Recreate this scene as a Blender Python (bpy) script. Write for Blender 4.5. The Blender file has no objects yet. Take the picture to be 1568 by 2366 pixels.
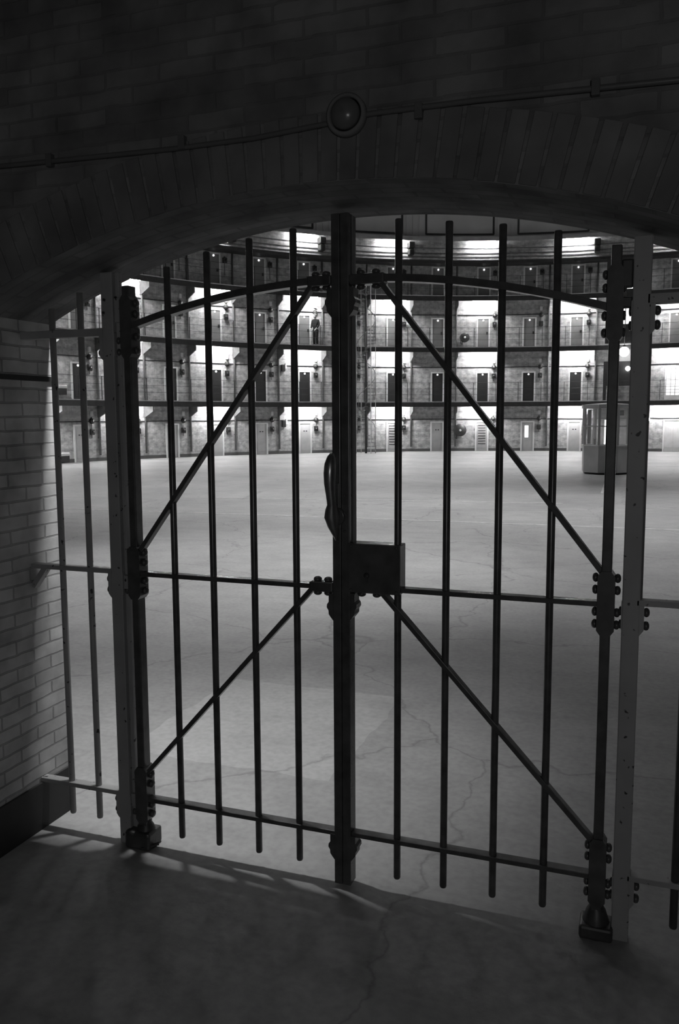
import bpy, bmesh, math, random
from mathutils import Vector, Matrix
random.seed(7)
C = bpy.context.scene.collection
SC = bpy.context.scene
pi = math.pi

# ---------------------------------------------------------------- camera
cam_d = bpy.data.cameras.new('camera')
cam_o = bpy.data.objects.new('camera', cam_d); C.objects.link(cam_o)
cr = Vector((0.93994239, 0.34129551, -0.00506776)).normalized()
cf = Vector((-0.33964152, 0.93370471, -0.11331002)).normalized()
cu = cr.cross(cf).normalized(); cr = cf.cross(cu).normalized()
M = Matrix(((cr.x, cu.x, -cf.x), (cr.y, cu.y, -cf.y), (cr.z, cu.z, -cf.z))).to_4x4()
M.translation = Vector((1.05971, -2.91325, 1.8445))
cam_o.matrix_world = M
cam_d.sensor_fit = 'VERTICAL'; cam_d.sensor_height = 36.0; cam_d.sensor_width = 24.0
cam_d.lens = 29.21
cam_d.clip_start = 0.05; cam_d.clip_end = 300
SC.camera = cam_o

# ---------------------------------------------------------------- light, exposure
TUBE = 520.0        # radiance of the fluorescent tubes
WORLD = 0.006       # dim daylight that enters at the open rear of the passage
DOME_FILL = 1450.0    # added fill spots high under the dome, out of view
REAR = 70.0        # corridor lamp at the rear of the passage, behind the camera
ENTRY = 340.0       # lamp on the hall side, above the arch
SC.view_settings.view_transform = 'Standard'
SC.view_settings.look = 'None'
SC.view_settings.exposure = 0.0
SC.view_settings.gamma = 1.0
SC.view_settings.use_curve_mapping = False
w = bpy.data.worlds.new('world'); SC.world = w; w.use_nodes = True
w.node_tree.nodes['Background'].inputs['Color'].default_value = (1, 1, 1, 1)
w.node_tree.nodes['Background'].inputs['Strength'].default_value = WORLD
SC.cycles.use_denoising = True
SC.cycles.max_bounces = 8
SC.cycles.diffuse_bounces = 5
SC.cycles.sample_clamp_indirect = 6.0

# ---------------------------------------------------------------- materials
def new_mat(name):
    m = bpy.data.materials.new(name); m.use_nodes = True
    nt = m.node_tree
    return m, nt, nt.nodes['Principled BSDF']

def mat(name, v, rough=0.6, metal=0.0, var=0.12, scale=6.0, bump=0.0, stretch=(1, 1, 1), spec=0.5, dark=None, dark_amt=0.62):
    """neutral grey paint/plaster with noise mottling; dark = chips of a second grey"""
    m, nt, b = new_mat(name)
    b.inputs['Roughness'].default_value = rough
    b.inputs['Metallic'].default_value = metal
    b.inputs['Specular IOR Level'].default_value = spec
    tc = nt.nodes.new('ShaderNodeTexCoord'); mp = nt.nodes.new('ShaderNodeMapping')
    mp.inputs['Scale'].default_value = stretch
    nt.links.new(tc.outputs['Object'], mp.inputs['Vector'])
    n = nt.nodes.new('ShaderNodeTexNoise'); n.inputs['Scale'].default_value = scale; n.inputs['Detail'].default_value = 5
    nt.links.new(mp.outputs['Vector'], n.inputs['Vector'])
    r = nt.nodes.new('ShaderNodeValToRGB')
    a, c = v * (1 - var), v * (1 + var)
    r.color_ramp.elements[0].position = 0.3; r.color_ramp.elements[1].position = 0.7
    r.color_ramp.elements[0].color = (a, a, a, 1); r.color_ramp.elements[1].color = (c, c, c, 1)
    nt.links.new(n.outputs['Fac'], r.inputs['Fac'])
    col = r.outputs['Color']
    if dark is not None:
        n2 = nt.nodes.new('ShaderNodeTexNoise'); n2.inputs['Scale'].default_value = scale * 7; n2.inputs['Detail'].default_value = 2
        nt.links.new(tc.outputs['Object'], n2.inputs['Vector'])
        r2 = nt.nodes.new('ShaderNodeValToRGB')
        r2.color_ramp.elements[0].position = dark_amt; r2.color_ramp.elements[1].position = dark_amt + .04
        r2.color_ramp.elements[0].color = (0, 0, 0, 1); r2.color_ramp.elements[1].color = (1, 1, 1, 1)
        nt.links.new(n2.outputs['Fac'], r2.inputs['Fac'])
        mx = nt.nodes.new('ShaderNodeMix'); mx.data_type = 'RGBA'
        nt.links.new(r2.outputs['Color'], mx.inputs['Factor'])
        nt.links.new(col, mx.inputs['A']); mx.inputs['B'].default_value = (dark, dark, dark, 1)
        col = mx.outputs['Result']
    nt.links.new(col, b.inputs['Base Color'])
    if bump:
        bp = nt.nodes.new('ShaderNodeBump'); bp.inputs['Strength'].default_value = bump; bp.inputs['Distance'].default_value = 0.01
        nt.links.new(n.outputs['Fac'], bp.inputs['Height']); nt.links.new(bp.outputs['Normal'], b.inputs['Normal'])
    return m

def emit(name, strength, v=1.0):
    m, nt, b = new_mat(name)
    b.inputs['Base Color'].default_value = (.8, .8, .8, 1)
    b.inputs['Emission Color'].default_value = (v, v, v, 1)
    b.inputs['Emission Strength'].default_value = strength
    return m

def brick_mat(name, v, mortar, w_=.215, h_=.06, joint=.006, bump=.6, var=.12, rough=.75, offset=.5, spec=.3):
    """painted brickwork on UVs in metres"""
    m, nt, b = new_mat(name)
    b.inputs['Roughness'].default_value = rough; b.inputs['Specular IOR Level'].default_value = spec
    uv = nt.nodes.new('ShaderNodeUVMap')
    nz = nt.nodes.new('ShaderNodeTexNoise'); nz.inputs['Scale'].default_value = 9
    nt.links.new(uv.outputs['UV'], nz.inputs['Vector'])
    ad = nt.nodes.new('ShaderNodeVectorMath'); ad.operation = 'MULTIPLY_ADD'
    nt.links.new(nz.outputs['Color'], ad.inputs[0]); ad.inputs[1].default_value = (.012, .012, 0); nt.links.new(uv.outputs['UV'], ad.inputs[2])
    t = nt.nodes.new('ShaderNodeTexBrick')
    t.inputs['Scale'].default_value = 1.0; t.inputs['Brick Width'].default_value = w_; t.inputs['Row Height'].default_value = h_
    t.inputs['Mortar Size'].default_value = joint; t.inputs['Mortar Smooth'].default_value = .4; t.offset = offset
    t.inputs['Color1'].default_value = (v * (1 - var),) * 3 + (1,); t.inputs['Color2'].default_value = (v * (1 + var),) * 3 + (1,)
    t.inputs['Mortar'].default_value = (mortar,) * 3 + (1,)
    nt.links.new(ad.outputs['Vector'], t.inputs['Vector'])
    n2 = nt.nodes.new('ShaderNodeTexNoise'); n2.inputs['Scale'].default_value = 5; n2.inputs['Detail'].default_value = 7
    nt.links.new(uv.outputs['UV'], n2.inputs['Vector'])
    r = nt.nodes.new('ShaderNodeValToRGB'); r.color_ramp.elements[0].position = .3; r.color_ramp.elements[1].position = .65
    r.color_ramp.elements[0].color = (.6, .6, .6, 1); r.color_ramp.elements[1].color = (1.1, 1.1, 1.1, 1)
    nt.links.new(n2.outputs['Fac'], r.inputs['Fac'])
    mx = nt.nodes.new('ShaderNodeMix'); mx.data_type = 'RGBA'; mx.blend_type = 'MULTIPLY'; mx.inputs['Factor'].default_value = 1
    nt.links.new(t.outputs['Color'], mx.inputs['A']); nt.links.new(r.outputs['Color'], mx.inputs['B'])
    nt.links.new(mx.outputs['Result'], b.inputs['Base Color'])
    bp = nt.nodes.new('ShaderNodeBump'); bp.inputs['Strength'].default_value = bump; bp.inputs['Distance'].default_value = .008; bp.invert = True
    nt.links.new(t.outputs['Fac'], bp.inputs['Height'])
    bp2 = nt.nodes.new('ShaderNodeBump'); bp2.inputs['Strength'].default_value = bump * .5; bp2.inputs['Distance'].default_value = .01
    nt.links.new(n2.outputs['Fac'], bp2.inputs['Height']); nt.links.new(bp.outputs['Normal'], bp2.inputs['Normal'])
    nt.links.new(bp2.outputs['Normal'], b.inputs['Normal'])
    return m

def floor_mat():
    """worn concrete: large patches, one paler screed patch by the gate, fine cracks"""
    m, nt, b = new_mat('worn_concrete'); N = nt.nodes; L = nt.links
    b.inputs['Roughness'].default_value = .62; b.inputs['Specular IOR Level'].default_value = .35
    tc = N.new('ShaderNodeTexCoord')
    def noise(scale, detail=6, sx=1, sy=1):
        mp = N.new('ShaderNodeMapping'); mp.inputs['Scale'].default_value = (sx, sy, 1); L.new(tc.outputs['Object'], mp.inputs['Vector'])
        n = N.new('ShaderNodeTexNoise'); n.inputs['Scale'].default_value = scale; n.inputs['Detail'].default_value = detail
        L.new(mp.outputs['Vector'], n.inputs['Vector']); return n.outputs['Fac']
    def ramp(fac, p0, p1, a, c):
        r = N.new('ShaderNodeValToRGB'); r.color_ramp.elements[0].position = p0; r.color_ramp.elements[1].position = p1
        r.color_ramp.elements[0].color = (a, a, a, 1); r.color_ramp.elements[1].color = (c, c, c, 1); L.new(fac, r.inputs['Fac']); return r.outputs['Color']
    def mul(a, c, f=1.0):
        x = N.new('ShaderNodeMix'); x.data_type = 'RGBA'; x.blend_type = 'MULTIPLY'; x.inputs['Factor'].default_value = f
        L.new(a, x.inputs['A']); L.new(c, x.inputs['B']); return x.outputs['Result']
    col = ramp(noise(.55), .3, .7, .30, .40)
    col = mul(col, ramp(noise(3.5, 8), .3, .7, .90, 1.05))
    col = mul(col, ramp(noise(26, 4), .3, .62, .88, 1.04))
    col = mul(col, ramp(noise(1.6, 5, 1, 3.5), .35, .5, .94, 1.0))
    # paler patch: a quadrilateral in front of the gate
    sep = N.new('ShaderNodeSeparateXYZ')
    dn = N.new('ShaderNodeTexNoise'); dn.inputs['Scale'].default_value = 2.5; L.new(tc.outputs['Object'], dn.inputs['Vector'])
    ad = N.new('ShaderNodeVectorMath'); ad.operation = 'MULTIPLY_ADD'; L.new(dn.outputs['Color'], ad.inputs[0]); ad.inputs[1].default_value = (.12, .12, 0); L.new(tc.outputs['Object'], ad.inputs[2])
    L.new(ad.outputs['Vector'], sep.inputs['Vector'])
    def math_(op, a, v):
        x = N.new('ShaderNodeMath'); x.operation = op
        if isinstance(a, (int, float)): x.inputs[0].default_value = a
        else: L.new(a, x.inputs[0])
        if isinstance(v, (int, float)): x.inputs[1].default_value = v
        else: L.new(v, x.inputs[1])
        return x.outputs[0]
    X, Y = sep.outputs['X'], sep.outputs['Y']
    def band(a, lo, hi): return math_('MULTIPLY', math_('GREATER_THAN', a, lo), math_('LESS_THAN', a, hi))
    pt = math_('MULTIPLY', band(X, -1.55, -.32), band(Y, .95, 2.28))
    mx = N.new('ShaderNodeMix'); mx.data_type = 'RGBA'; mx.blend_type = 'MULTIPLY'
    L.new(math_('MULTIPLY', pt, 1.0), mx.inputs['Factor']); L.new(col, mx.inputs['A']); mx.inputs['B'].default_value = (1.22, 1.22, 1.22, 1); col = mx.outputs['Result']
    # cracks
    vo = N.new('ShaderNodeTexVoronoi'); vo.feature = 'DISTANCE_TO_EDGE'; vo.inputs['Scale'].default_value = .42
    d2 = N.new('ShaderNodeVectorMath'); d2.operation = 'MULTIPLY_ADD'
    n3 = N.new('ShaderNodeTexNoise'); n3.inputs['Scale'].default_value = 3; n3.inputs['Detail'].default_value = 8; L.new(tc.outputs['Object'], n3.inputs['Vector'])
    L.new(n3.outputs['Color'], d2.inputs[0]); d2.inputs[1].default_value = (.5, .5, 0); L.new(tc.outputs['Object'], d2.inputs[2])
    L.new(d2.outputs['Vector'], vo.inputs['Vector'])
    col = mul(col, ramp(vo.outputs['Distance'], .0, .006, .55, 1.0), .7)
    L.new(col, b.inputs['Base Color'])
    bp = N.new('ShaderNodeBump'); bp.inputs['Strength'].default_value = .35; bp.inputs['Distance'].default_value = .01
    L.new(noise(14, 8), bp.inputs['Height']); L.new(bp.outputs['Normal'], b.inputs['Normal'])
    return m

MT = dict(
    black=mat('black_gloss_paint', .08, .27, var=.3, scale=14, bump=.05),
    blackm=mat('black_iron', .05, .45, var=.3, scale=14, bump=.1),
    polish=mat('hand_worn_iron', .34, .30, .9, var=.3, scale=20),
    post=mat('grey_chipped_paint', .33, .5, var=.12, scale=5, dark=.03, dark_amt=.66),
    white=mat('white_paint', .75, .5, var=.06),
    offwhite=mat('offwhite_paint', .6, .6, var=.1, scale=3),
    doorgrey=mat('grey_door_paint', .20, .5, var=.12, scale=2.5),
    doorpale=mat('pale_door_paint', .40, .5, var=.12, scale=2.5),
    doordark=mat('dark_door_leaf', .022, .5, var=.2, scale=2.5),  # near-black leaves of the first-gallery doors
    steel=mat('dark_steel_paint', .03, .55, var=.2),
    pipe=mat('pipe_paint', .16, .6, var=.2),
    deck=mat('deck_concrete', .32, .8, var=.15, scale=2),
    edge=mat('pale_edge_paint', .5, .6, var=.15),
    bell=mat('dark_fitting', .03, .4, var=.2),
    plinth=mat('tarred_plinth', .03, .7, var=.3, scale=5, bump=.2),
    skirt=mat('dark_skirting_paint', .085, .7, var=.2, scale=1.5),
    dome=mat('dome_plaster', .5, .9, var=.12, scale=.6),
    booth=mat('booth_panel', .40, .5, var=.12, scale=2),
    ceil=mat('dark_ceiling', .18, .95, spec=.03, var=.3, scale=4),  # plain dark grey for passage walls, ceiling and soldier bricks
    lampglass=mat('dusty_lamp_glass', .13, .25, var=.1),
    line=mat('floor_line_paint', .62, .7, var=.25, scale=9),
    hose=mat('red_hose_rubber', .045, .5, var=.2),
    tube=emit('fluorescent_tube', TUBE),
    spot=emit('door_light_glow', 1.1),
    lens=emit('fill_lamp_lens', 20.0),
    globe=emit('globe_lamp_glow', 14.0),
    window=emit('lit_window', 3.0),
    window2=emit('lit_glazing', .75),
    cloth=mat('dark_uniform_cloth', .008, .9, var=.2, scale=20),
    cloth2=mat('dark_trouser_cloth', .010, .9, var=.2, scale=20),
    skin=mat('skin', .36, .6, var=.08), hair=mat('grey_hair', .16, .8, var=.2, scale=60), shoe=mat('shoe_leather', .02, .3),
    arch=brick_mat('painted_brick', .6, .4, joint=.005, bump=.9),
    arch_shade=brick_mat('shaded_brick', .21, .18, bump=.4, spec=.02, rough=.95),  # darker copy of the arch brick, shade put into its colour
    hallwall=brick_mat('whitewashed_brick', .55, .39, w_=.22, h_=.065, joint=.008, var=.10, bump=.3),
    floor=floor_mat(),
)
g, nt_, bb_ = new_mat('window_glass')
bb_.inputs['Base Color'].default_value = (.9, .9, .9, 1); bb_.inputs['Roughness'].default_value = .03; bb_.inputs['Alpha'].default_value = .18
MT['glass'] = g

# horizontal darker streaks on the hall wall brickwork
def streaks(m):
    nt = m.node_tree; b = nt.nodes['Principled BSDF']; src = b.inputs['Base Color'].links[0].from_socket
    uv = nt.nodes.new('ShaderNodeUVMap'); mp = nt.nodes.new('ShaderNodeMapping'); mp.inputs['Scale'].default_value = (.22, 3.2, 1)
    nt.links.new(uv.outputs['UV'], mp.inputs['Vector'])
    n = nt.nodes.new('ShaderNodeTexNoise'); n.inputs['Scale'].default_value = 1.6; n.inputs['Detail'].default_value = 5
    nt.links.new(mp.outputs['Vector'], n.inputs['Vector'])
    r = nt.nodes.new('ShaderNodeValToRGB'); r.color_ramp.elements[0].position = .36; r.color_ramp.elements[1].position = .58
    r.color_ramp.elements[0].color = (.74, .74, .74, 1); r.color_ramp.elements[1].color = (1, 1, 1, 1)
    nt.links.new(n.outputs['Fac'], r.inputs['Fac'])
    mx = nt.nodes.new('ShaderNodeMix'); mx.data_type = 'RGBA'; mx.blend_type = 'MULTIPLY'; mx.inputs['Factor'].default_value = 1
    nt.links.new(src, mx.inputs['A']); nt.links.new(r.outputs['Color'], mx.inputs['B'])
    nt.links.new(mx.outputs['Result'], b.inputs['Base Color'])
streaks(MT['hallwall'])

# ---------------------------------------------------------------- mesh helpers
class MB:
    def __init__(s): s.bm = bmesh.new(); s.smooth_angle = None
    def box(s, x0, x1, y0, y1, z0, z1, bevel=0.0, m=None):
        r = bmesh.ops.create_cube(s.bm, size=1.0)
        vs = r['verts']
        for v in vs:
            v.co = Vector((x0 + (v.co.x + .5) * (x1 - x0), y0 + (v.co.y + .5) * (y1 - y0), z0 + (v.co.z + .5) * (z1 - z0)))
        if bevel:
            es = list({e for v in vs for e in v.link_edges})
            rb = bmesh.ops.bevel(s.bm, geom=es, offset=bevel, segments=2, affect='EDGES', profile=.5)
            vs = list({v for f in rb['faces'] for v in f.verts} | {v for v in vs if v.is_valid})
        if m is not None:
            for v in vs: v.co = m @ v.co
        return s
    def bar(s, a, b, wid, dep, up=Vector((0, 1, 0)), bevel=0.0):
        """rectangular bar from a to b; dep measured along 'up', wid across"""
        a, b = Vector(a), Vector(b); d = b - a; L = d.length; d.normalize()
        y = (up - d * up.dot(d)).normalized(); x = y.cross(d)
        m = Matrix(((x.x, y.x, d.x, 0), (x.y, y.y, d.y, 0), (x.z, y.z, d.z, 0), (0, 0, 0, 1))); m.translation = a
        return s.box(-wid / 2, wid / 2, -dep / 2, dep / 2, 0, L, bevel, m)
    def tube(s, pts, rad, n=12, cap=True, closed=False):
        pts = [Vector(p) for p in pts]; rs = rad if isinstance(rad, (list, tuple)) else [rad] * len(pts)
        N = len(pts); rings = []; prev = None
        for i, p in enumerate(pts):
            if closed: t = pts[(i + 1) % N] - pts[i - 1]
            else: t = pts[min(i + 1, N - 1)] - pts[max(i - 1, 0)]
            t.normalize()
            if prev is None:
                ref = Vector((0, 0, 1)) if abs(t.z) < .9 else Vector((1, 0, 0))
                x = ref.cross(t).normalized()
            else: x = (prev - t * prev.dot(t)).normalized()
            prev = x; y = t.cross(x)
            rings.append([s.bm.verts.new(p + (x * math.cos(2 * pi * k / n) + y * math.sin(2 * pi * k / n)) * rs[i]) for k in range(n)])
        for i in range(N if closed else N - 1):
            a, b = rings[i], rings[(i + 1) % N]
            for k in range(n):
                f = s.bm.faces.new((a[k], a[(k + 1) % n], b[(k + 1) % n], b[k])); f.smooth = True
        if cap and not closed:
            s.bm.faces.new(list(reversed(rings[0]))); s.bm.faces.new(rings[-1])
        return s
    def lathe(s, prof, n=20, m=None, sx=1.0, sy=1.0):
        """profile [(r, z)] about z, then matrix m"""
        rings = []
        for r, z in prof:
            ring = []
            for k in range(n):
                a = 2 * pi * k / n; p = Vector((r * sx * math.cos(a), r * sy * math.sin(a), z))
                ring.append(s.bm.verts.new(m @ p if m is not None else p))
            rings.append(ring)
        for a, b in zip(rings, rings[1:]):
            for k in range(n):
                f = s.bm.faces.new((a[k], a[(k + 1) % n], b[(k + 1) % n], b[k])); f.smooth = True
        s.bm.faces.new(list(reversed(rings[0]))); s.bm.faces.new(rings[-1])
        return s
    def mesh(s, name, material, uv=False, merge=False):
        if merge: bmesh.ops.remove_doubles(s.bm, verts=s.bm.verts, dist=1e-5)
        bmesh.ops.recalc_face_normals(s.bm, faces=s.bm.faces)
        if uv:
            l = s.bm.loops.layers.uv.new('UVMap')
            for f in s.bm.faces:
                nrm = f.normal
                for lp in f.loops:
                    c = lp.vert.co
                    if abs(nrm.z) > .7: lp[l].uv = (c.x, c.y)
                    elif abs(nrm.x) > abs(nrm.y): lp[l].uv = (c.y, c.z)
                    else: lp[l].uv = (c.x, c.z)
        me = bpy.data.meshes.new(name); s.bm.to_mesh(me); s.bm.free()
        if material: me.materials.append(material)
        return me
    def obj(s, name, material, parent=None, **k):
        return put(name, s.mesh(name, material, **k), parent)

def put(name, me, parent=None, loc=(0, 0, 0), rot=0.0):
    o = bpy.data.objects.new(name, me); C.objects.link(o)
    o.location = loc; o.rotation_euler = (0, 0, rot)
    if parent is not None: o.parent = parent
    return o
def thing(name, label, cat, loc=(0, 0, 0), rot=0.0, group=None):
    o = put(name, None, None, loc, rot); o.empty_display_size = .1
    return tag(o, label, cat, group)
def tag(o, label, cat, group=None):
    o['label'] = label; o['category'] = cat
    if group: o['group'] = group
    return o
def struct(o, label=None):
    o['kind'] = 'structure'
    return o

# ================================================================ the setting
CX, CY, R = 0.02635, 20.96778, 22.2084      # hall centre and radius of the cell wall
DEP = 0.81; RG = R - DEP                    # galleries
def pol(th, r, z=0.0):
    a = math.radians(th); return Vector((CX + r * math.sin(a), CY + r * math.cos(a), z))

AX, AZ, AR = 0.0143, -0.6655, 3.268             # arch circle (in X, Z)
YF, YB = -0.30, 0.20                        # passage side and hall side of the arch wall
XL, XR = -1.44, 1.49
def arch_z(x): return AZ + math.sqrt(AR * AR - (x - AX) ** 2)

# floor
b = MB()
b.bm.faces.new([b.bm.verts.new(p) for p in ((-3.2, -7, 0), (3.2, -7, 0), (3.2, YF, 0), (-3.2, YF, 0))])
pts = [(-8.2, YF, 0), (8.2, YF, 0)] + [tuple(pol(t, R + .4)) for t in range(158, -159, -4)]
b.bm.faces.new([b.bm.verts.new(p) for p in pts])
struct(b.obj('floor', MT['floor'], merge=True))

# arch wall (between passage and hall)
b = MB(); bm = b.bm
n = 48; HZ = 12.6; XW = 8.2
xs = [XL + (XR - XL) * i / n for i in range(n + 1)]
def quad(*p): return bm.faces.new([bm.verts.new(q) for q in p])
b.box(-XW, XL, YF, YB, 0, HZ); b.box(XR, XW, YF, YB, 0, HZ)
for i in range(n):
    x0, x1 = xs[i], xs[i + 1]; z0, z1 = arch_z(x0), arch_z(x1)
    quad((x0, YF, z0), (x1, YF, z1), (x1, YF, HZ), (x0, YF, HZ))
    quad((x0, YB, z0), (x1, YB, z1), (x1, YB, HZ), (x0, YB, HZ))
    quad((x0, YF, z0), (x0, YB, z0), (x1, YB, z1), (x1, YF, z1))
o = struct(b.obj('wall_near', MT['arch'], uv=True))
o.data.materials.append(MT['arch_shade'])
for f in o.data.polygons:                     # limewash on reveals and hall side; elsewhere shade is put in as darker brick
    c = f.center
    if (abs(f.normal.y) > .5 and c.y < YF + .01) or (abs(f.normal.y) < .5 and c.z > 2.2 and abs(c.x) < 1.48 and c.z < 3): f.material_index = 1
# dark tarred plinth and impost course on the reveals and the wall faces
b = MB()
for sx, x in ((1, XL), (-1, XR)):
    lo, hi = sorted((x, x + sx * .012))
    b.box(lo, hi, YF - .012, YB + .01, 0, .215, .003)
    lo, hi = sorted((x + sx * .012, x - sx * .7))
    b.box(lo, hi, YF - .012, YF, 0, .215, .003)
struct(b.obj('baseboard_near', MT['plinth']))
b = MB()
for sx, x in ((1, XL), (-1, XR)):
    lo, hi = sorted((x, x + sx * .008)); b.box(lo, hi, YF, YB, 2.008, 2.03)
struct(b.obj('trim_1', MT['plinth']))
# soldier course of arch bricks on the passage face
b = MB()
for k in range(-27, 28):
    a = k * .0195
    c, s_ = math.cos(a), math.sin(a)
    m = Matrix(((c, 0, s_, AX), (0, 1, 0, 0), (-s_, 0, c, AZ), (0, 0, 0, 1)))
    b.box(-.027, .027, YF - .006, YF + .02, AR + .002, AR + .212, .003, m)
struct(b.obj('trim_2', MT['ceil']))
# passage walls and ceiling
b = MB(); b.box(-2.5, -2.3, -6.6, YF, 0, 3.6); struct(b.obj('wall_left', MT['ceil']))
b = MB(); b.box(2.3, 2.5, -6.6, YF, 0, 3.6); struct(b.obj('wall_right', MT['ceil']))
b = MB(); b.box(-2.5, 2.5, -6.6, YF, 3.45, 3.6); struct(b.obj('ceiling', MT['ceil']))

# cell wall: cylinder with UVs in metres
HW = 13.4
me = bpy.data.meshes.new('wall_far'); bm = bmesh.new(); l = bm.loops.layers.uv.new('UVMap')
ths = [i * 2.0 for i in range(-80, 81)]
for t0, t1 in zip(ths, ths[1:]):
    f = bm.faces.new([bm.verts.new(pol(t, R, z)) for t, z in ((t0, 0), (t1, 0), (t1, HW), (t0, HW))])
    for lp, (t, z) in zip(f.loops, ((t0, 0), (t1, 0), (t1, HW), (t0, HW))): lp[l].uv = (math.radians(t) * R, z)
    f.smooth = True
bmesh.ops.remove_doubles(bm, verts=bm.verts, dist=1e-4)
bm.to_mesh(me); bm.free(); me.materials.append(MT['hallwall'])
wall_far = struct(put('wall_far', me))

def ring(b, t0, t1, r0, r1, z0, z1, step=1.0):
    """solid ring sector about the hall centre"""
    n = max(1, round(abs(t1 - t0) / step)); prev = None
    for i in range(n + 1):
        t = t0 + (t1 - t0) * i / n
        q = [b.bm.verts.new(pol(t, r, z)) for r, z in ((r0, z0), (r1, z0), (r1, z1), (r0, z1))]
        if prev:
            for k in range(4):
                b.bm.faces.new((prev[k], prev[(k + 1) % 4], q[(k + 1) % 4], q[k]))
        else: b.bm.faces.new(list(reversed(q)))
        prev = q
    b.bm.faces.new(prev); return b

TH0, TH1 = -100.0, 34.0
BAY = 6.26
def th(j): return -37.5 + BAY * j            # bay j, 0 = behind the centre post of the gate
JS = list(range(-7, 8))
ORD = ['', 'first', 'second', 'third', 'fourth', 'fifth', 'sixth', 'seventh', 'eighth']
def where(j):
    if j == 0: return 'in the bay behind the centre post'
    return '%s bay %s of centre post' % (ORD[abs(j)], 'left' if j < 0 else 'right')
FLOORS = [0.0, 2.62, 5.45, 8.08]
TIER = ['ground floor', 'first gallery', 'second gallery', 'third gallery']
def local(o_th, r=R): return pol(o_th, r), -math.radians(o_th)

# dark skirting between the ground-floor doors
b = MB()
edges = [TH0] + [t for j in JS for t in (th(j) - .95, th(j) + .95)] + [TH1]
for t0, t1 in zip(edges[0::2], edges[1::2]): ring(b, t0, t1, R - .03, R, 0, .15)
struct(b.obj('baseboard_far', MT['skirt']))

# upper cornices, frieze and dome
b = MB(); ring(b, -160, 160, R - .55, R, 11.05, 11.11, 2); ring(b, -160, 160, R - .58, R - .55, 10.9, 11.11, 2); struct(b.obj('trim_3', MT['deck']))
b = MB(); ring(b, -160, 160, RG - .05, R, 9.72, 9.86, 2); struct(b.obj('trim_4', MT['steel']))
b = MB()
for z in (10.02, 10.18, 10.36, 10.62): ring(b, TH0, TH1, R - .03, R, z, z + .035, 2)
struct(b.obj('trim_5', MT['pipe']))
me = bpy.data.meshes.new('dome'); bm = bmesh.new()
prof = [(R, HW)] + [(R * math.cos(a), HW + 11.5 * math.sin(a)) for a in [math.radians(10 * i) for i in range(1, 9)]] + [(.01, HW + 11.5)]
prev = None
for t in range(0, 361, 5):
    q = [bm.verts.new(pol(t, r, z)) for r, z in prof]
    if prev:
        for k in range(len(q) - 1):
            f = bm.faces.new((prev[k], q[k], q[k + 1], prev[k + 1])); f.smooth = True
    prev = q
bmesh.ops.remove_doubles(bm, verts=bm.verts, dist=1e-4)
bm.to_mesh(me); bm.free(); me.materials.append(MT['dome'])
dome = struct(put('ceiling_dome', me))
# plastered drum above the frieze, with dark panel outlines and flat ribs
b = MB(); ring(b, TH0, TH1, R - .12, R - .005, 11.11, HW, 2); struct(b.obj('wall_drum', MT['dome']))
for k, tc_ in enumerate([-22.15 + 12.52 * i for i in range(-5, 4)]):
    b = MB(); r0, r1 = R - .15, R - .12
    ring(b, tc_ - 4.65, tc_ + 4.65, r0, r1, 11.27, 11.36)
    ring(b, tc_ - 4.65, tc_ + 4.65, r0, r1, 13.0, 13.09)
    for t in (tc_ - 4.6, tc_ + 4.6): ring(b, t - .13, t + .13, r0, r1, 11.3, 13.05)
    struct(b.obj('panel_frame', MT['steel'], dome))
    for dt in (5.35, 6.26, 7.17):
        b = MB(); ring(b, tc_ + dt - .22, tc_ + dt + .22, R - .17, R - .12, 11.11, 13.2)
        struct(b.obj('rib', MT['dome'], dome))

# ================================================================ cell galleries
def gallery(i, z, name_word):
    g = thing('gallery', 'curved steel walkway with rails, %s' % name_word, 'gallery', pol(-37.5, RG, 0) * 0, 0, 'curved galleries')
    b = MB(); ring(b, TH0, TH1, RG, R, z - .13, z); b.obj('deck', MT['deck'], g)
    b = MB(); ring(b, TH0, TH1, RG - .03, RG, z - .255, z - .02); b.obj('fascia', MT['steel'], g)
    b = MB(); ring(b, TH0, TH1, RG - .035, RG + .05, z - .02, z + .02); b.obj('edge_strip', MT['edge'], g)
    for h in (.38, .68, 1.0):
        b = MB(); b.tube([pol(TH0 + (TH1 - TH0) * k / 134, RG + .02, z + h) for k in range(135)], .008, 6); b.obj('handrail', MT['steel'], g)
    pm = None
    for j in range(-9, 9):
        for dt in (-1.57, 1.57):
            p, a = local(th(j) + dt, RG + .02)
            if pm is None:
                b = MB(); b.box(-.012, .012, -.012, .012, 0, 1.0); pm = b.mesh('railing_post', MT['steel'])
            put('railing_post', pm, g, (p.x, p.y, z), a)
    # tapered plate brackets at the bay edges, carried by the wall
    bm_ = MB(); q = []
    for x in (-.02, .02):
        q.append([bm_.bm.verts.new(v) for v in ((x, 0, 0), (x, -.75, 0), (x, -.75, -.34), (x, -.12, -.60), (x, 0, -.60))])
    bm_.bm.faces.new(q[0]); bm_.bm.faces.new(list(reversed(q[1])))
    for k in range(5): bm_.bm.faces.new((q[0][k], q[1][k], q[1][(k + 1) % 5], q[0][(k + 1) % 5]))
    br = bm_.mesh('bracket', MT['pipe'])
    for j in range(-9, 9):
        p, a = local(th(j) + 2.45); put('bracket', br, g, (p.x, p.y, z - .13), a)
gallery(1, 2.62, 'lowest of the three')
gallery(2, 5.45, 'middle of the three, where the person stands')
gallery(3, 8.08, 'topmost of the three')

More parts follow.
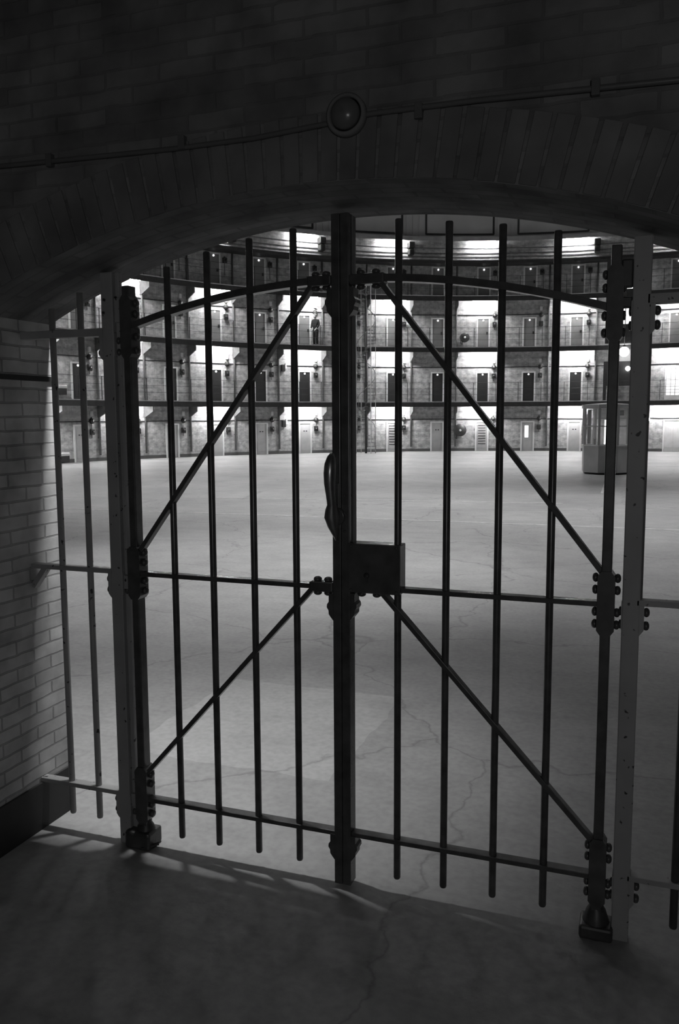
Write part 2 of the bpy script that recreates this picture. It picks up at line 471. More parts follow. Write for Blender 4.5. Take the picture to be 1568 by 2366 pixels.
# ---------------------------------------------------------------- cell doors
def door_meshes():
    D = {}
    b = MB(); W2, H = .36, 1.60
    b.box(-W2, -W2 + .075, -.05, .02, 0, H, .004); b.box(W2 - .075, W2, -.05, .02, 0, H, .004); b.box(-W2 + .075, W2 - .075, -.05, .02, H - .075, H, .004)
    D['frame'] = b.mesh('door_frame', MT['white'])
    for k, mt in (('grey', 'doorgrey'), ('pale', 'doorpale'), ('dark', 'doordark')):
        b = MB(); b.box(-.285, .285, -.02, .02, 0.01, H - .075)
        b.box(-.20, .20, -.026, -.018, .15, .68, .003); b.box(-.20, .20, -.026, -.018, .78, 1.4, .003)
        D[k] = b.mesh('door_leaf', MT[mt])
    b = MB(); b.lathe([(.0, -.03), (.05, -.03), (.05, .0), (.035, .03), (.0, .035)], 12, Matrix.Translation((0, -.055, H - .15)) @ Matrix.Rotation(pi / 2, 4, 'X'))
    D['light'] = b.mesh('door_light', MT['spot'])
    b = MB(); b.box(.16, .25, -.06, -.02, .72, .86, .01); b.tube([(.205, -.06, .79), (.205, -.1, .79), (.15, -.1, .79)], .012, 8)
    D['lock'] = b.mesh('lock', MT['bell'])
    b = MB()
    for i in range(8): b.box(-.2, .2, -.04, -.018, .38 + i * .14, .40 + i * .14 + .012, 0)
    D['louver'] = b.mesh('louver', MT['bell'])
    b = MB(); b.box(-.15, .05, -.034, -.02, .72, 1.36, .02); D['glint'] = b.mesh('glint_pane', MT['window2'])  # glowing pane: bright reflection on the door glass put in as emission
    b = MB(); b.box(-.10, -.02, -.032, -.02, 1.12, 1.17); b.box(.03, .11, -.032, -.02, 1.12, 1.17); D['vent'] = b.mesh('peephole', MT['bell'])
    return D
DM = door_meshes()
KIND = ['pale', 'dark', 'grey', 'grey']
for s in range(4):
    for j in JS:
        if j == 6 or (j == 7 and s < 2): continue
        p, a = local(th(j)); p.z = FLOORS[s]
        if s == 0:
            word = 'pale'
            if j in (1, 3): word = 'pale slatted'
            if j == 4: word = 'pale glazed'
        else: word = ['', 'black', 'grey', 'grey'][s]
        d = thing('cell_door', '%s cell door in white frame, %s, %s' % (word, TIER[s], where(j)), 'door', p, a, 'cell doors round the hall')
        put('door_frame', DM['frame'], d); put('door_leaf', DM[KIND[s]], d)
        if s: put('door_light', DM['light'], d)
        if s >= 2: put('lock', DM['lock'], d)
        if s == 0:
            if j in (1, 3): put('louver', DM['louver'], d)
            elif j == 4: put('glint_pane', DM['glint'], d)
            else: put('peephole', DM['vent'], d)

# paired vent holes in the wall above lit doors
b = MB()
for x in (-.18, .18): b.lathe([(0, -.012), (.055, -.012), (.06, 0), (0, 0.001)], 10, Matrix.Translation((x, 0, 0)) @ Matrix.Rotation(pi / 2, 4, 'X'))
vm = b.mesh('vent_hole', MT['bell'])
for z in (5.06, 7.82, 10.45):
    for j in JS:
        if j % 2: p, a = local(th(j)); put('vent_hole', vm, wall_far, (p.x, p.y, z), a)

# ---------------------------------------------------------------- twin fittings beside the doors
b = MB(); b.box(-.07, .07, -.09, 0, -.11, .11, .02); FB = b.mesh('plate', MT['white'])
b = MB(); b.lathe([(0, -.14), (.07, -.13), (.115, -.09), (.12, -.02), (.10, 0)], 16, Matrix.Rotation(-pi / 2, 4, 'X') @ Matrix.Scale(1, 4)); FBell = b.mesh('bell', MT['bell'])
b = MB(); b.box(-.11, .11, -.12, 0, -.13, .13, .03); b.lathe([(.0, .125), (.05, .125), (.05, .15), (0, .15)], 12, Matrix.Rotation(pi / 2, 4, 'X')); FBox = b.mesh('call_box', MT['bell'])
b = MB(); b.tube([(0, -.03, .4), (0, -.03, -.5)], .016, 6); FCab = b.mesh('cable', MT['pipe'])
for s in range(4):
    for j in JS:
        if j == 6 or (j == 7 and s < 2): continue
        base = [1.50, 4.23, 6.93, 9.35][s]
        p, a = local(th(j) + 1.53); p.z = base
        f_ = thing('wall_bell', 'dark bell and call box beside %s door, %s' % (TIER[s], where(j)), 'bell', p, a, 'bells beside the cell doors')
        if s < 3:
            put('plate', FB, f_, (0, 0, .55)); put('bell', FBell, f_, (0, 0, .23)); put('cable', FCab, f_)
            put('call_box', FBox, f_, (0, 0, -.23))
        else: put('call_box', FBox, f_, (0, 0, 0)); put('cable', FCab, f_, (0, 0, -.2))

# ---------------------------------------------------------------- pipes and conduits
b = MB()
b.tube([(0, -.05, .25), (0, -.05, 9.7)], .045, 10)
for z in (1.0, 2.2, 3.6, 4.9, 6.4, 7.6, 9.2): b.box(-.06, .06, -.06, 0, z, z + .05)
pm = b.mesh('wall_pipe', MT['pipe'])
for j in JS:
    p, a = local(th(j) + 2.56)
    tag(put('wall_pipe', pm, None, p, a), 'slim vertical pipe on cell wall at right edge of %s' % where(j).replace('in the ', ''), 'pipe', 'vertical wall pipes')
for z, wd in ((1.71, 'ground floor'), (4.46, 'first gallery'), (7.19, 'second gallery')):
    b = MB(); b.tube([pol(TH0 + (TH1 - TH0) * k / 134, R - .025, z) for k in range(135)], .022, 6)
    tag(b.obj('conduit', MT['steel']), 'thin dark conduit running level round the cell wall above %s doors' % wd, 'conduit', 'conduits on the cell wall')

# ---------------------------------------------------------------- fluorescent lamps
b = MB(); b.box(-.62, .62, -.05, .05, 0, .05, .006); b.box(-.62, -.585, -.03, .03, -.06, 0); b.box(.585, .62, -.03, .03, -.06, 0); LH = b.mesh('housing', MT['white'])
b = MB(); b.tube([(-.585, 0, -.035), (.585, 0, -.035)], .019, 8); LT = b.mesh('tube', MT['tube'])
for s, z in ((0, 2.44), (1, 5.27), (2, 7.90), (3, 11.0)):
    for j in JS:
        if j % 2 == 0: continue
        p, a = local(th(j) - .15, R - (.62 if s < 3 else .32)); p.z = z
        under = ['first gallery', 'second gallery', 'third gallery', 'top cornice'][s]
        o = thing('fluorescent_lamp', 'glowing fluorescent tube lamp under the %s, %s' % (under, where(j)), 'lamp', p, a, 'fluorescent lamps under the galleries')
        put('housing', LH, o); put('tube', LT, o)
# dark junction boxes at the right edge of the lit frieze bays
b = MB(); b.box(-.16, .16, -.5, 0, -.16, .16, .05); b.box(-.14, .14, -.45, 0, -.5, -.2, .05); JB = b.mesh('junction_box', MT['steel'])
for j in JS:
    if j % 2:
        p, a = local(th(j) + 2.35); p.z = 10.70
        tag(put('junction_box', JB, None, p, a), 'dark lumpy box on the bright frieze above %s' % where(j), 'box', 'boxes on the frieze')

# ---------------------------------------------------------------- unseen fill lamps under the dome, added to brighten the hall floor
b = MB(); b.tube([(0, 0, .0), (0, 0, 6)], .03, 8); HC = b.mesh('rod', MT['steel'])
b = MB(); b.lathe([(.05, .0), (.12, -.05), (.45, -.5), (.47, -.5), (.15, .02), (.05, .05)], 20); HS = b.mesh('shade', MT['steel'])
b = MB(); b.lathe([(.0, -.47), (.42, -.47), (.42, -.46), (0, -.46)], 20); HL = b.mesh('lens', MT['lens'])
for k, (x, y) in enumerate(((-7, 16), (7.5, 16), (-7, 27), (7, 27), (0, 33), (0, 11.5), (-3.4, 6.2))):
    o = thing('fill_lamp', 'added unseen fill lamp hanging from the dome over the hall floor', 'lamp', (x, y, 15.5), 0, 'added fill lamps under the dome')
    put('rod', HC, o); put('shade', HS, o); put('lens', HL, o)
    ld = bpy.data.lights.new('dome_fill', 'SPOT'); ld.energy = DOME_FILL * (4 if k < 6 else 4); ld.spot_size = math.radians(64 if k < 6 else 33); ld.spot_blend = .8; ld.shadow_soft_size = .3
    lo = bpy.data.objects.new('dome_fill', ld); C.objects.link(lo); lo.location = (x, y, 15.0)

# lamp on the hall side above the arch (out of view from the passage)
o = thing('wall_lamp', 'lamp over the gate arch on the hall side', 'lamp', (-.95, YB, 3.5))
b = MB(); b.box(-.06, .06, 0, .06, -.06, .06, .01); b.tube([(0, .02, 0), (0, .08, .08), (0, .13, .05)], .015, 8); b.obj('arm', MT['steel'], o)
b = MB(); b.lathe([(.03, .06), (.04, .05), (.08, -.02), (.088, -.02), (.05, .07), (.03, .08)], 20, Matrix.Translation((0, .095, -.0))); b.obj('shade', MT['steel'], o)
ld = bpy.data.lights.new('entry', 'SPOT'); ld.energy = ENTRY; ld.shadow_soft_size = .06; ld.spot_size = math.radians(84); ld.spot_blend = 1.0
lo = bpy.data.objects.new('entry', ld); C.objects.link(lo); lo.location = (-.95, YB + .095, 3.4)
lo.rotation_euler = (Vector((-1.5, .9, 0)) - lo.location).to_track_quat('-Z', 'Y').to_euler()

# corridor lamp at the rear of the passage
o = thing('corridor_lamp', 'bulkhead lamp on the right passage wall at its rear end', 'lamp', (2.3, -6.0, 1.75))
b = MB(); b.box(-.05, 0, -.1, .1, -.07, .07, .02); b.obj('case', MT['steel'], o)
ld = bpy.data.lights.new('rear', 'POINT'); ld.energy = REAR; ld.shadow_soft_size = .1
lo = bpy.data.objects.new('rear', ld); C.objects.link(lo); lo.location = (2.1, -6.0, 1.75)

# ================================================================ the gate (plane y = 0)
RW, RD = .018, .042                          # flat rails
def zt(x): return 2.345 - .165 * x * x       # arched top rail
b = MB(); b.lathe([(.012, 0), (.0155, .004), (.0165, .009), (.014, .0145), (.008, .018), (.0, .019)], 14); BOLT = b.mesh('bolt', MT['black'])
def place_bolt(par, p, d):
    o = put('bolt', BOLT, par); q = Vector((0, 0, 1)).rotation_difference(Vector(d)); o.rotation_mode = 'QUATERNION'; o.rotation_quaternion = q; o.location = p; return o
def bracket(par, x, z0, z1, w_, d0, d1, bolts, mt='black', name='bracket', sl=1.0, sr=1.0):
    """chamfered sleeve clasping a stile from z0 to z1, round-headed bolts at the heights given"""
    b = MB(); hw = w_ / 2; ch = .013
    pr = [(-hw + ch, z0), (hw - ch, z0), (hw, z0 + ch * 1.4), (hw, z1 - ch * 1.4), (hw - ch, z1), (-hw + ch, z1), (-hw, z1 - ch * 1.4), (-hw, z0 + ch * 1.4)]
    f0 = [b.bm.verts.new((x + px_, d0, pz)) for px_, pz in pr]; f1 = [b.bm.verts.new((x + px_, d1, pz)) for px_, pz in pr]
    b.bm.faces.new(f0); b.bm.faces.new(list(reversed(f1)))
    for k in range(8): b.bm.faces.new((f0[k], f1[k], f1[(k + 1) % 8], f0[(k + 1) % 8]))
    o = b.obj(name, MT[mt], par)
    for zb in bolts:
        for sx, k in ((-1, sl), (1, sr)): place_bolt(o, (x + sx * (hw - .001), (d0 + d1) / 2, zb), (sx, 0, 0)).scale = (1, 1, k)
    return o
def railsock(par, x0, x1, z, mt='black'):
    """socket on a rail next to the meeting stile, bolted from above and below"""
    b = MB(); b.box(min(x0, x1), max(x0, x1), -.006, RD + .006, z - .019, z + .019, .006)
    o = b.obj('rail_socket', MT[mt], par)
    L = x1 - x0
    for t in (.28, .72):
        for sz in (-1, 1): place_bolt(o, (x0 + L * t, RD / 2, z + sz * .018), (0, 0, sz))
    return o

BARS = {-1: [(-.728, 2.437), (-.550, 2.482), (-.367, 2.518), (-.186, 2.540)], 1: [(.222, 2.542), (.404, 2.519), (.590, 2.494), (.773, 2.458)]}
RAILZ = {-1: (.216, 1.200), 1: (.221, 1.206)}
def leaf(sg):
    side = 'left' if sg < 0 else 'right'
    g = thing('gate_leaf', {-1: 'left leaf of the black iron barred gate, with the upright lever handle', 1: 'right leaf of the black iron barred gate, with the square lock box'}[sg], 'gate', (0, 0, 0), 0, 'gate leaves')
    for x, zt_ in BARS[sg]:
        b = MB(); b.tube([(x, RD / 2, .066), (x, RD / 2, .072), (x, RD / 2, zt_ - .004), (x, RD / 2, zt_)], [.0115, .0135, .0135, .0115], 16); b.obj('bar', MT['black'], g)
    xh = -.909 if sg < 0 else .961                                # hinge stile
    b = MB(); b.box(xh - .017, xh + .017, -.002, .048, .05, 2.373 if sg < 0 else 2.396, .004); b.obj('hinge_stile', MT['black'], g)
    xm0, xm1 = (-.0265, .0065) if sg < 0 else (.0085, .0415)
    b = MB(); b.box(xm0, xm1, -.006, .056, .012, 2.575, .003); b.obj('meeting_stile', MT['black'], g)
    if sg > 0:                                                    # thin stop strip in the upper half
        b = MB(); b.box(.0415, .048, .03, .056, 1.37, 2.57); b.obj('stop_strip', MT['pipe'], g)
    zl, zm = RAILZ[sg]
    xi = xm0 if sg < 0 else xm1
    for nm, z in (('bottom_rail', zl), ('middle_rail', zm)):
        b = MB(); lo, hi = sorted((xh, xi)); b.box(lo, hi, 0, RD, z - RW / 2, z + RW / 2, .002); b.obj(nm, MT['black'], g)
    b = MB(); prev = None; N = 24
    for k in range(N + 1):
        x = xh + (xi - xh) * k / N; z = zt(x)
        q = [b.bm.verts.new(v) for v in ((x, 0, z - .013), (x, RD, z - .013), (x, RD, z + .013), (x, 0, z + .013))]
        if prev:
            for i in range(4): b.bm.faces.new((prev[i], prev[(i + 1) % 4], q[(i + 1) % 4], q[i]))
        else: b.bm.faces.new(q)
        prev = q
    b.bm.faces.new(list(reversed(prev))); b.obj('top_rail', MT['black'], g)
    if sg < 0: D = [((-.885, 1.298), (-.105, 2.335)), ((-.885, .335), (-.112, 1.195))]
    else: D = [((.150, 2.335), (.945, 1.316)), ((.155, 1.20), (.945, .345))]
    for (x0, z0), (x1, z1) in D:
        b = MB(); b.bar((x0, RD / 2, z0), (x1, RD / 2, z1), .019, .036, bevel=.002); b.obj('diagonal_brace', MT['black'], g)
    # fittings
    bracket(g, xh, zl - .105, zl + .145, .058, -.008, .056, (zl - .068, zl - .027, zl + .066, zl + .108))
    bracket(g, xh, zm - .108, zm + .115, .058, -.008, .056, (zm - .073, zm - .030, zm + .047, zm + .089))
    bracket(g, xh, 2.085, 2.335, .052, -.008, .056, (2.117, 2.172, 2.262, 2.305), sr=1 if sg < 0 else .5)
    xs = (-.125, -.028) if sg < 0 else (.178, .043)
    railsock(g, xs[0], xs[1], zm); railsock(g, xs[0] * .98, xs[1], zt(xs[0]))
    # cheek castings on the meeting stile below each rail
    for z in (zl - .055, zm - .075, zt(0) - .085):
        b = MB()
        x_, dx = (xm0, -1) if sg < 0 else (xm1, 1)
        pr = [(0, -.052), (.012, -.037), (.018, -.028), (.019, -.014), (.026, -.002), (.025, .010), (.018, .020), (.018, .052), (0, .052)]
        f0 = [b.bm.verts.new((x_ + dx * u, -.004, z + v)) for u, v in pr]; f1 = [b.bm.verts.new((x_ + dx * u, .052, z + v)) for u, v in pr]
        b.bm.faces.new(f0); b.bm.faces.new(list(reversed(f1)))
        for k in range(len(pr)): b.bm.faces.new((f0[k], f1[k], f1[(k + 1) % len(pr)], f0[(k + 1) % len(pr)]))
        b.obj('cheek_casting', MT['black'], g)
    # pivot foot
    b = MB(); b.lathe([(.05, 0), (.047, .05), (.034, .09), (.022, .11), (.02, .12)], 16, Matrix.Translation((xh, .024, 0))); b.obj('pivot_foot', MT['blackm'], g)
    if sg < 0:
        # lever handle and its rose plate
        b = MB(); b.lathe([(.0, -.012), (.024, -.010), (.034, -.002), (.034, .006), (.028, .01)], 20, Matrix.Translation((-.008, -.006, 1.475)) @ Matrix.Rotation(pi / 2, 4, 'X')); b.obj('handle_rose', MT['black'], g)
        b = MB()
        P = [(-.006, -.014, 1.385), (-.010, -.018, 1.41), (-.017, -.024, 1.44), (-.022, -.028, 1.475), (-.019, -.034, 1.502), (-.015, -.042, 1.522), (-.0165, -.048, 1.56), (-.018, -.053, 1.60), (-.0175, -.055, 1.64), (-.016, -.053, 1.672), (-.013, -.047, 1.698), (-.011, -.042, 1.712), (-.010, -.038, 1.716)]
        rr = [.006, .013, .0205, .0275, .0235, .0175, .0185, .0215, .0232, .0220, .0165, .009, .002]
        b.tube(P, rr, 20); b.obj('lever_handle', MT['polish'], g)
        b = MB()
        b.box(-.020, .001, -.010, -.005, 1.39, 1.60, .002); b.obj('handle_plate', MT['black'], g)
    else:
        lb = MB(); lb.box(.036, .240, -.014, .062, 1.190, 1.376, .003); lb = lb.obj('lock_box', MT['black'], g)
        b = MB(); b.lathe([(0, 0), (.011, 0), (.011, .003), (0, .004)], 14, Matrix.Translation((.111, -.014, 1.258)) @ Matrix.Rotation(pi / 2, 4, 'X')); b.box(.106, .116, -.0175, -.0135, 1.232, 1.256); b.obj('keyhole_cover', MT['blackm'], lb)
        for x, z in ((.05, 1.2), (.226, 1.2), (.226, 1.366), (.05, 1.366)): place_bolt(lb, (x, -.0135, z), (0, -1, 0)).scale = (.35, .35, .35)
        for z in (1.42, 1.487, 1.553): place_bolt(g, (.024, -.0055, z), (0, -1, 0)).scale = (.3, .3, .35)
    return g
leaf(-1); leaf(1)

# ---------------------------------------------------------------- fixed side panels with the grey gate posts
def panel(sg):
    g = thing('side_panel', {-1: 'grey painted fixed side panel of bars and post, left of the gate', 1: 'grey painted fixed post and bars, right of the gate'}[sg], 'railing', (0, 0, 0), 0, 'fixed side panels')
    if sg < 0:
        b = MB(); b.box(-1.0275, -.972, 0, .045, 0, arch_z(-1) - .01, .004); b.obj('post', MT['post'], g)
        b = MB(); b.box(-.972, -.953, .02, .045, 0, arch_z(-.96) - .02, .003); b.obj('post_rebate', MT['post'], g)
        bars = [(-1.1445, .085, arch_z(-1.1445) - .03), (-1.287, .085, arch_z(-1.287) - .03)]; x0, x1 = XL, -1.02; zr = (.226, 1.204, 2.195)
    else:
        b = MB(); b.box(1.0135, 1.071, 0, .045, 0, arch_z(1.06) - .01, .004); b.obj('post', MT['post'], g)
        b = MB(); b.box(1.071, 1.078, .03, .05, 1.215, 2.2); b.obj('post_rebate', MT['blackm'], g)
        bars = [(1.2165, .075, arch_z(1.2165) - .03), (1.36, .075, arch_z(1.36) - .03)]; x0, x1 = 1.06, XR; zr = (.238, 1.219, 2.22)
    for x, z0, z1 in bars:
        b = MB(); b.tube([(x, RD / 2, z0), (x, RD / 2, z0 + .006), (x, RD / 2, z1)], [.011, .0135, .0135], 16); b.obj('bar', MT['post'] if sg < 0 else MT['blackm'], g)
    for nm, z in zip(('bottom_rail', 'middle_rail', 'top_rail'), zr):
        b = MB(); b.box(x0, x1, 0, RD, z - (.010 if nm != 'top_rail' else .016), z + (.010 if nm != 'top_rail' else .016), .002); b.obj(nm, MT['post'], g)
    xp = -1.006 if sg < 0 else 1.048
    for z in zr: bracket(g, xp, z - .112, z + .012, .074, .002, .052, (z - .082, z - .036), 'post', sl=1 if sg < 0 else .5)
    # hinge lugs between post and leaf
    for z, hz_ in (((.2, .03), (1.16, .03), (2.28, .05)) if sg < 0 else ((2.305, .045), (2.213, .018))):
        b = MB(); lo, hi = (-.972, -.926) if sg < 0 else (.978, 1.0135); b.box(lo, hi, .008, .04, z - hz_, z + hz_, .005); b.obj('hinge', MT['post' if sg < 0 else 'blackm'], g)
    if sg < 0:
        b = MB(); b.box(-.985, -.862, -.03, .075, 0, .075, .01); b.obj('floor_socket', MT['blackm'], g)
        b = MB(); b.bar((-.9, -.03, .012), (-.84, .012, .022), .018, .006, Vector((0, 0, 1))); b.obj('floor_catch', MT['blackm'], g)
        # wall bracket strut below the middle rail
        b = MB(); b.bar((XL, RD / 2, 1.11), (-1.37, RD / 2, 1.20), .025, .035, bevel=.002); b.obj('strut', MT['post'], g)
    else:
        b = MB(); b.box(.905, 1.02, -.03, .075, 0, .05, .01); b.obj('floor_socket', MT['blackm'], g)
    return g
panel(-1); panel(1)

# ================================================================ passage: ceiling-line lamp and conduit
o = thing('bulkhead_lamp', 'unlit round bulkhead lamp on the dark wall above the gate arch', 'lamp', (.147, YF, 2.792))
T = Matrix.Rotation(pi / 2, 4, 'X')
b = MB(); b.lathe([(.062, 0), (.066, .012), (.066, .03), (.058, .038), (.052, .034), (.052, .0)], 32, T); b.obj('rim', MT['ceil'], o)
b = MB(); b.lathe([(.052, .02), (.045, .045), (.03, .058), (.012, .064), (0, .065)], 32, T); b.obj('lamp_glass', MT['lampglass'], o)
b = MB()
b.tube([(-1.9, YF - .012, 2.80), (-1.118, YF - .012, 2.778), (-.494, YF - .012, 2.762), (-.181, YF - .012, 2.762), (.095, YF - .012, 2.778), (.226, YF - .012, 2.79), (.555, YF - .012, 2.787), (1.4, YF - .012, 2.76), (1.9, YF - .012, 2.75)], .009, 8)
for x in (-1.0, -.45, .38, .9): b.box(x - .012, x + .012, YF - .024, YF, 2.755, 2.80, .002)
tag(b.obj('lamp_conduit', MT['lampglass']), 'thin conduit along the dark wall on both sides of the bulkhead lamp', 'conduit')

# ================================================================ hall floor objects
# guard booth: octagonal kiosk
bx, by, rb = -.04, 25.15, .76
o = thing('guard_booth', 'small octagonal guard booth with windows on the hall floor', 'booth', (bx, by, 0), math.radians(8))
def octa(r, z, n=8): return [Vector((r * math.cos(2 * pi * (k + .5) / n), r * math.sin(2 * pi * (k + .5) / n), z)) for k in range(n)]
b = MB(); b.lathe([(.70, .0), (.70, .06)], 8, Matrix.Rotation(pi / 8, 4, 'Z')); b.obj('plinth', MT['steel'], o)
b = MB(); b.lathe([(rb, .06), (rb, .9), (rb - .05, .9), (rb - .05, .06)], 8, Matrix.Rotation(pi / 8, 4, 'Z')); x_ = b.obj('wall_panel', MT['booth'], o)
for f in x_.data.polygons: f.use_smooth = False
b = MB(); b.lathe([(rb + .03, .9), (rb + .03, .935), (rb - .1, .935), (rb - .1, .9)], 8, Matrix.Rotation(pi / 8, 4, 'Z')); x_ = b.obj('sill', MT['offwhite'], o)
for f in x_.data.polygons: f.use_smooth = False
for p in octa(rb - .02, 0):
    b = MB(); b.box(p.x - .035, p.x + .035, p.y - .035, p.y + .035, .92, 2.1, .004); b.obj('mullion', MT['booth'], o)
for z in (1.52,):
    b = MB(); q = octa(rb - .02, z)
    for k in range(8): b.bar(q[k], q[(k + 1) % 8], .035, .03, Vector((0, 0, 1)))
    b.obj('transom', MT['booth'], o)
for k in range(8):
    q = octa(rb - .03, 0); a_, c_ = q[k], q[(k + 1) % 8]
    b = MB(); b.bar(Vector((a_.x, a_.y, 1.5)), Vector((c_.x, c_.y, 1.5)), .006, 1.14, Vector((0, 0, 1))); b.obj('window_pane', MT['glass'], o)
b = MB(); b.lathe([(rb + .06, 2.08), (rb + .06, 2.2), (0.02, 2.26), (.02, 2.08)], 8, Matrix.Rotation(pi / 8, 4, 'Z')); x_ = b.obj('roof', MT['booth'], o)
for f in x_.data.polygons: f.use_smooth = False
b = MB(); b.box(-.34, .1, -.2, .1, .86, .92); b.box(-.4, -.32, -.3, .1, .7, 1.12, .03); b.obj('desk', MT['steel'], o)
b = MB(); b.box(-.56, -.46, .1, .3, .95, 2.05, .02); b.obj('locker', MT['steel'], o)
b = MB(); b.tube([(-.085, -.55, .96), (-.085, -.55, 1.72)], .03, 10); b.obj('glint_strip', MT['window'], o)  # glowing strip stands in for a reflection in the booth window
b = MB(); b.box(.3, .52, -.1, .2, 1.85, 2.02, .02); b.obj('speaker', MT['steel'], o)

# court lines painted on the floor
def line(pts, label):
    b = MB(); n = len(pts); w2 = .03
    for (x0, y0), (x1, y1) in zip(pts, pts[1:]): b.bar((x0, y0, .002), (x1, y1, .002), .06, .004, Vector((0, 0, 1)))
    tag(b.obj('floor_line', MT['line']), label, 'floor line', 'painted floor lines')
line([(-12, 11.05), (-10.271, 11.128), (-3.859, 11.447), (1.665, 11.49), (5, 11.45)], 'nearest white line painted across the hall floor')
line([(-8.2, 14.19), (-3.22, 14.88), (-.48, 15.24)], 'faint white line painted across the floor beyond the nearest one')
line([(.19, 17.87), (.12, 22.1)], 'short white line on the floor running towards the guard booth')

# spiral staircase
o = thing('spiral_stair', 'slender spiral staircase just right of the gate centre post, up to the galleries', 'staircase', pol(-36.3, RG - .68, 0))
b = MB(); b.tube([(0, 0, 0), (0, 0, 9.0)], .055, 12); b.obj('centre_pole', MT['steel'], o)
NS = 44; RS = .52; rise = 8.08 / NS
b = MB(); q = []
for z in (0, -.03):
    q.append([b.bm.verts.new((r * math.cos(a), r * math.sin(a), z)) for r, a in ((.05, 0), (RS, -.2), (RS, .0), (RS, .2))])
b.bm.faces.new(q[0]); b.bm.faces.new(list(reversed(q[1])))
for k in range(4): b.bm.faces.new((q[0][k], q[1][k], q[1][(k + 1) % 4], q[0][(k + 1) % 4]))
TM = b.mesh('tread', MT['pipe'])
b = MB(); b.tube([(RS - .02, 0, -.2), (RS - .02, 0, .9)], .010, 6); BM_ = b.mesh('baluster', MT['pipe'])
for k in range(NS):
    a = k * math.radians(24); put('tread', TM, o, (0, 0, (k + 1) * rise), a); put('baluster', BM_, o, (0, 0, (k + 1) * rise), a)
b = MB(); b.tube([((RS - .02) * math.cos(t * math.radians(24)), (RS - .02) * math.sin(t * math.radians(24)), (t + 1) * rise + .9) for t in [k * .5 for k in range(2 * NS)]], .018, 8); b.obj('handrail', MT['doorgrey'], o)
for k in range(4):
    a = pi / 4 + k * pi / 2; b = MB(); b.tube([((RS + .03) * math.cos(a), (RS + .03) * math.sin(a), 0), ((RS + .03) * math.cos(a), (RS + .03) * math.sin(a), 8.6)], .018, 8); b.obj('corner_post', MT['offwhite'], o)

# hose reels
def reel(t, z, r, label):
    p, a = local(t, R - .07); p.z = z; o = thing('hose_reel', label, 'hose reel', p, a, 'hose reels')
    Ty = Matrix.Rotation(pi / 2, 4, 'X')
    b = MB(); b.lathe([(.05, .08), (r, .08), (r, .10), (.05, .10)], 24, Ty); b.obj('back_flange', MT['hose'], o)
    b = MB(); b.lathe([(.05, .26), (r, .26), (r, .28), (.05, .28)], 24, Ty); b.obj('front_flange', MT['hose'], o)
    b = MB(); b.lathe([(0, .0), (.06, .0), (.06, .3), (0, .3)], 14, Ty); b.obj('hub', MT['white'], o)
    b = MB()
    for k in range(5):
        for q in range(2): b.tube([((r * (.6 + .17 * q)) * math.cos(2 * pi * i / 24), -.125 - k * .027, (r * (.6 + .17 * q)) * math.sin(2 * pi * i / 24)) for i in range(24)], .016, 6, closed=True)
    b.tube([(-r * .8, -.2, 0), (-r * .95, -.22, -r * .6), (-r * .8, -.2, -r * 1.25), (-r * .45, -.15, -r * 1.4), (-r * .5, -.12, -r * .9)], .02, 8)
    b.obj('hose', MT['hose'], o)
reel(-21.36, 6.0, .25, 'dark fire hose reel on the wall of the second gallery')
reel(-21.87, 1.12, .33, 'dark fire hose reel on the ground floor wall')

# small wall boxes left of the centre post
for z, wd in ((4.36, 'on the first gallery'), (1.56, 'on the ground floor')):
    p, a = local(-46.75); p.z = z
    o = thing('wall_phone', 'small dark wall box with white side, %s left of the centre post' % wd, 'box', p, a, 'small wall boxes')
    b = MB(); b.box(-.13, .07, -.12, 0, -.2, .14, .02); b.obj('case', MT['bell'], o)
    b = MB(); b.box(.07, .15, -.1, 0, -.06, .2, .01); b.obj('side_plate', MT['white'], o)
# white basins at the far left
for z, wd in ((3.2, 'on the first gallery'), (.42, 'on the ground floor')):
    p, a = local(-78.0, R - .18); p.z = z
    o = thing('wall_basin', 'white basin unit %s, far left behind the side panel' % wd, 'basin', p, a, 'white basins at far left')
    b = MB(); b.box(-.3, .3, -.18, .18, -.12, .02, .03); b.box(-.3, -.05, .05, .18, 0, .28, .03); b.obj('bowl', MT['white'], o)
    b = MB(); b.box(-.26, .3, -.14, .18, -.38, -.12, .02); b.obj('cabinet', MT['bell'], o)
    b = MB(); b.box(-.22, .0, .1, .18, .3, .8, .02); b.obj('towel_rack', MT['bell'], o)

# ---------------------------------------------------------------- dark steel enclosure opposite the gate
o = thing('stair_tower', 'dark steel stair enclosure with lit openings, between right gate leaf and right post', 'stair tower')
def arcbox(t0, t1, r0, r1, z0, z1, nm, mt):
    b = MB(); ring(b, t0, t1, r0, r1, z0, z1); return b.obj(nm, MT[mt], o)
for t in (-2.35, 2.5): arcbox(t - .18, t + .18, RG - .25, RG - .06, 5.5, 9.72, 'column', 'steel')
for z0, z1 in ((5.5, 6.45), (7.46, 8.18), (8.64, 9.72)): arcbox(-2.2, 2.35, RG - .22, RG - .12, z0, z1, 'cladding_panel', 'steel')
arcbox(-2.6, 1.4, RG + .2, RG + .6, 3.38, 4.62, 'cladding_panel', 'steel')
arcbox(-2.6, -2.2, RG + .2, RG + .6, 2.64, 3.38, 'column', 'steel')
arcbox(-2.1, 2.2, RG - .13, RG - .1, 6.45, 7.46, 'lit_window', 'window')
arcbox(-2.1, 2.2, RG - .13, RG - .1, 8.18, 8.64, 'lit_window', 'window')
for t, z0, z1 in ((.05, 6.45, 7.46), (.08, 8.18, 8.64)): arcbox(t - .06, t + .06, RG - .2, RG - .14, z0, z1, 'window_bar', 'steel')
arcbox(-2.0, 2.2, R - .03, R - .005, 4.64, 5.3, 'lit_wall_panel', 'white')  # white panel: lamplit stretch of wall put into the colour
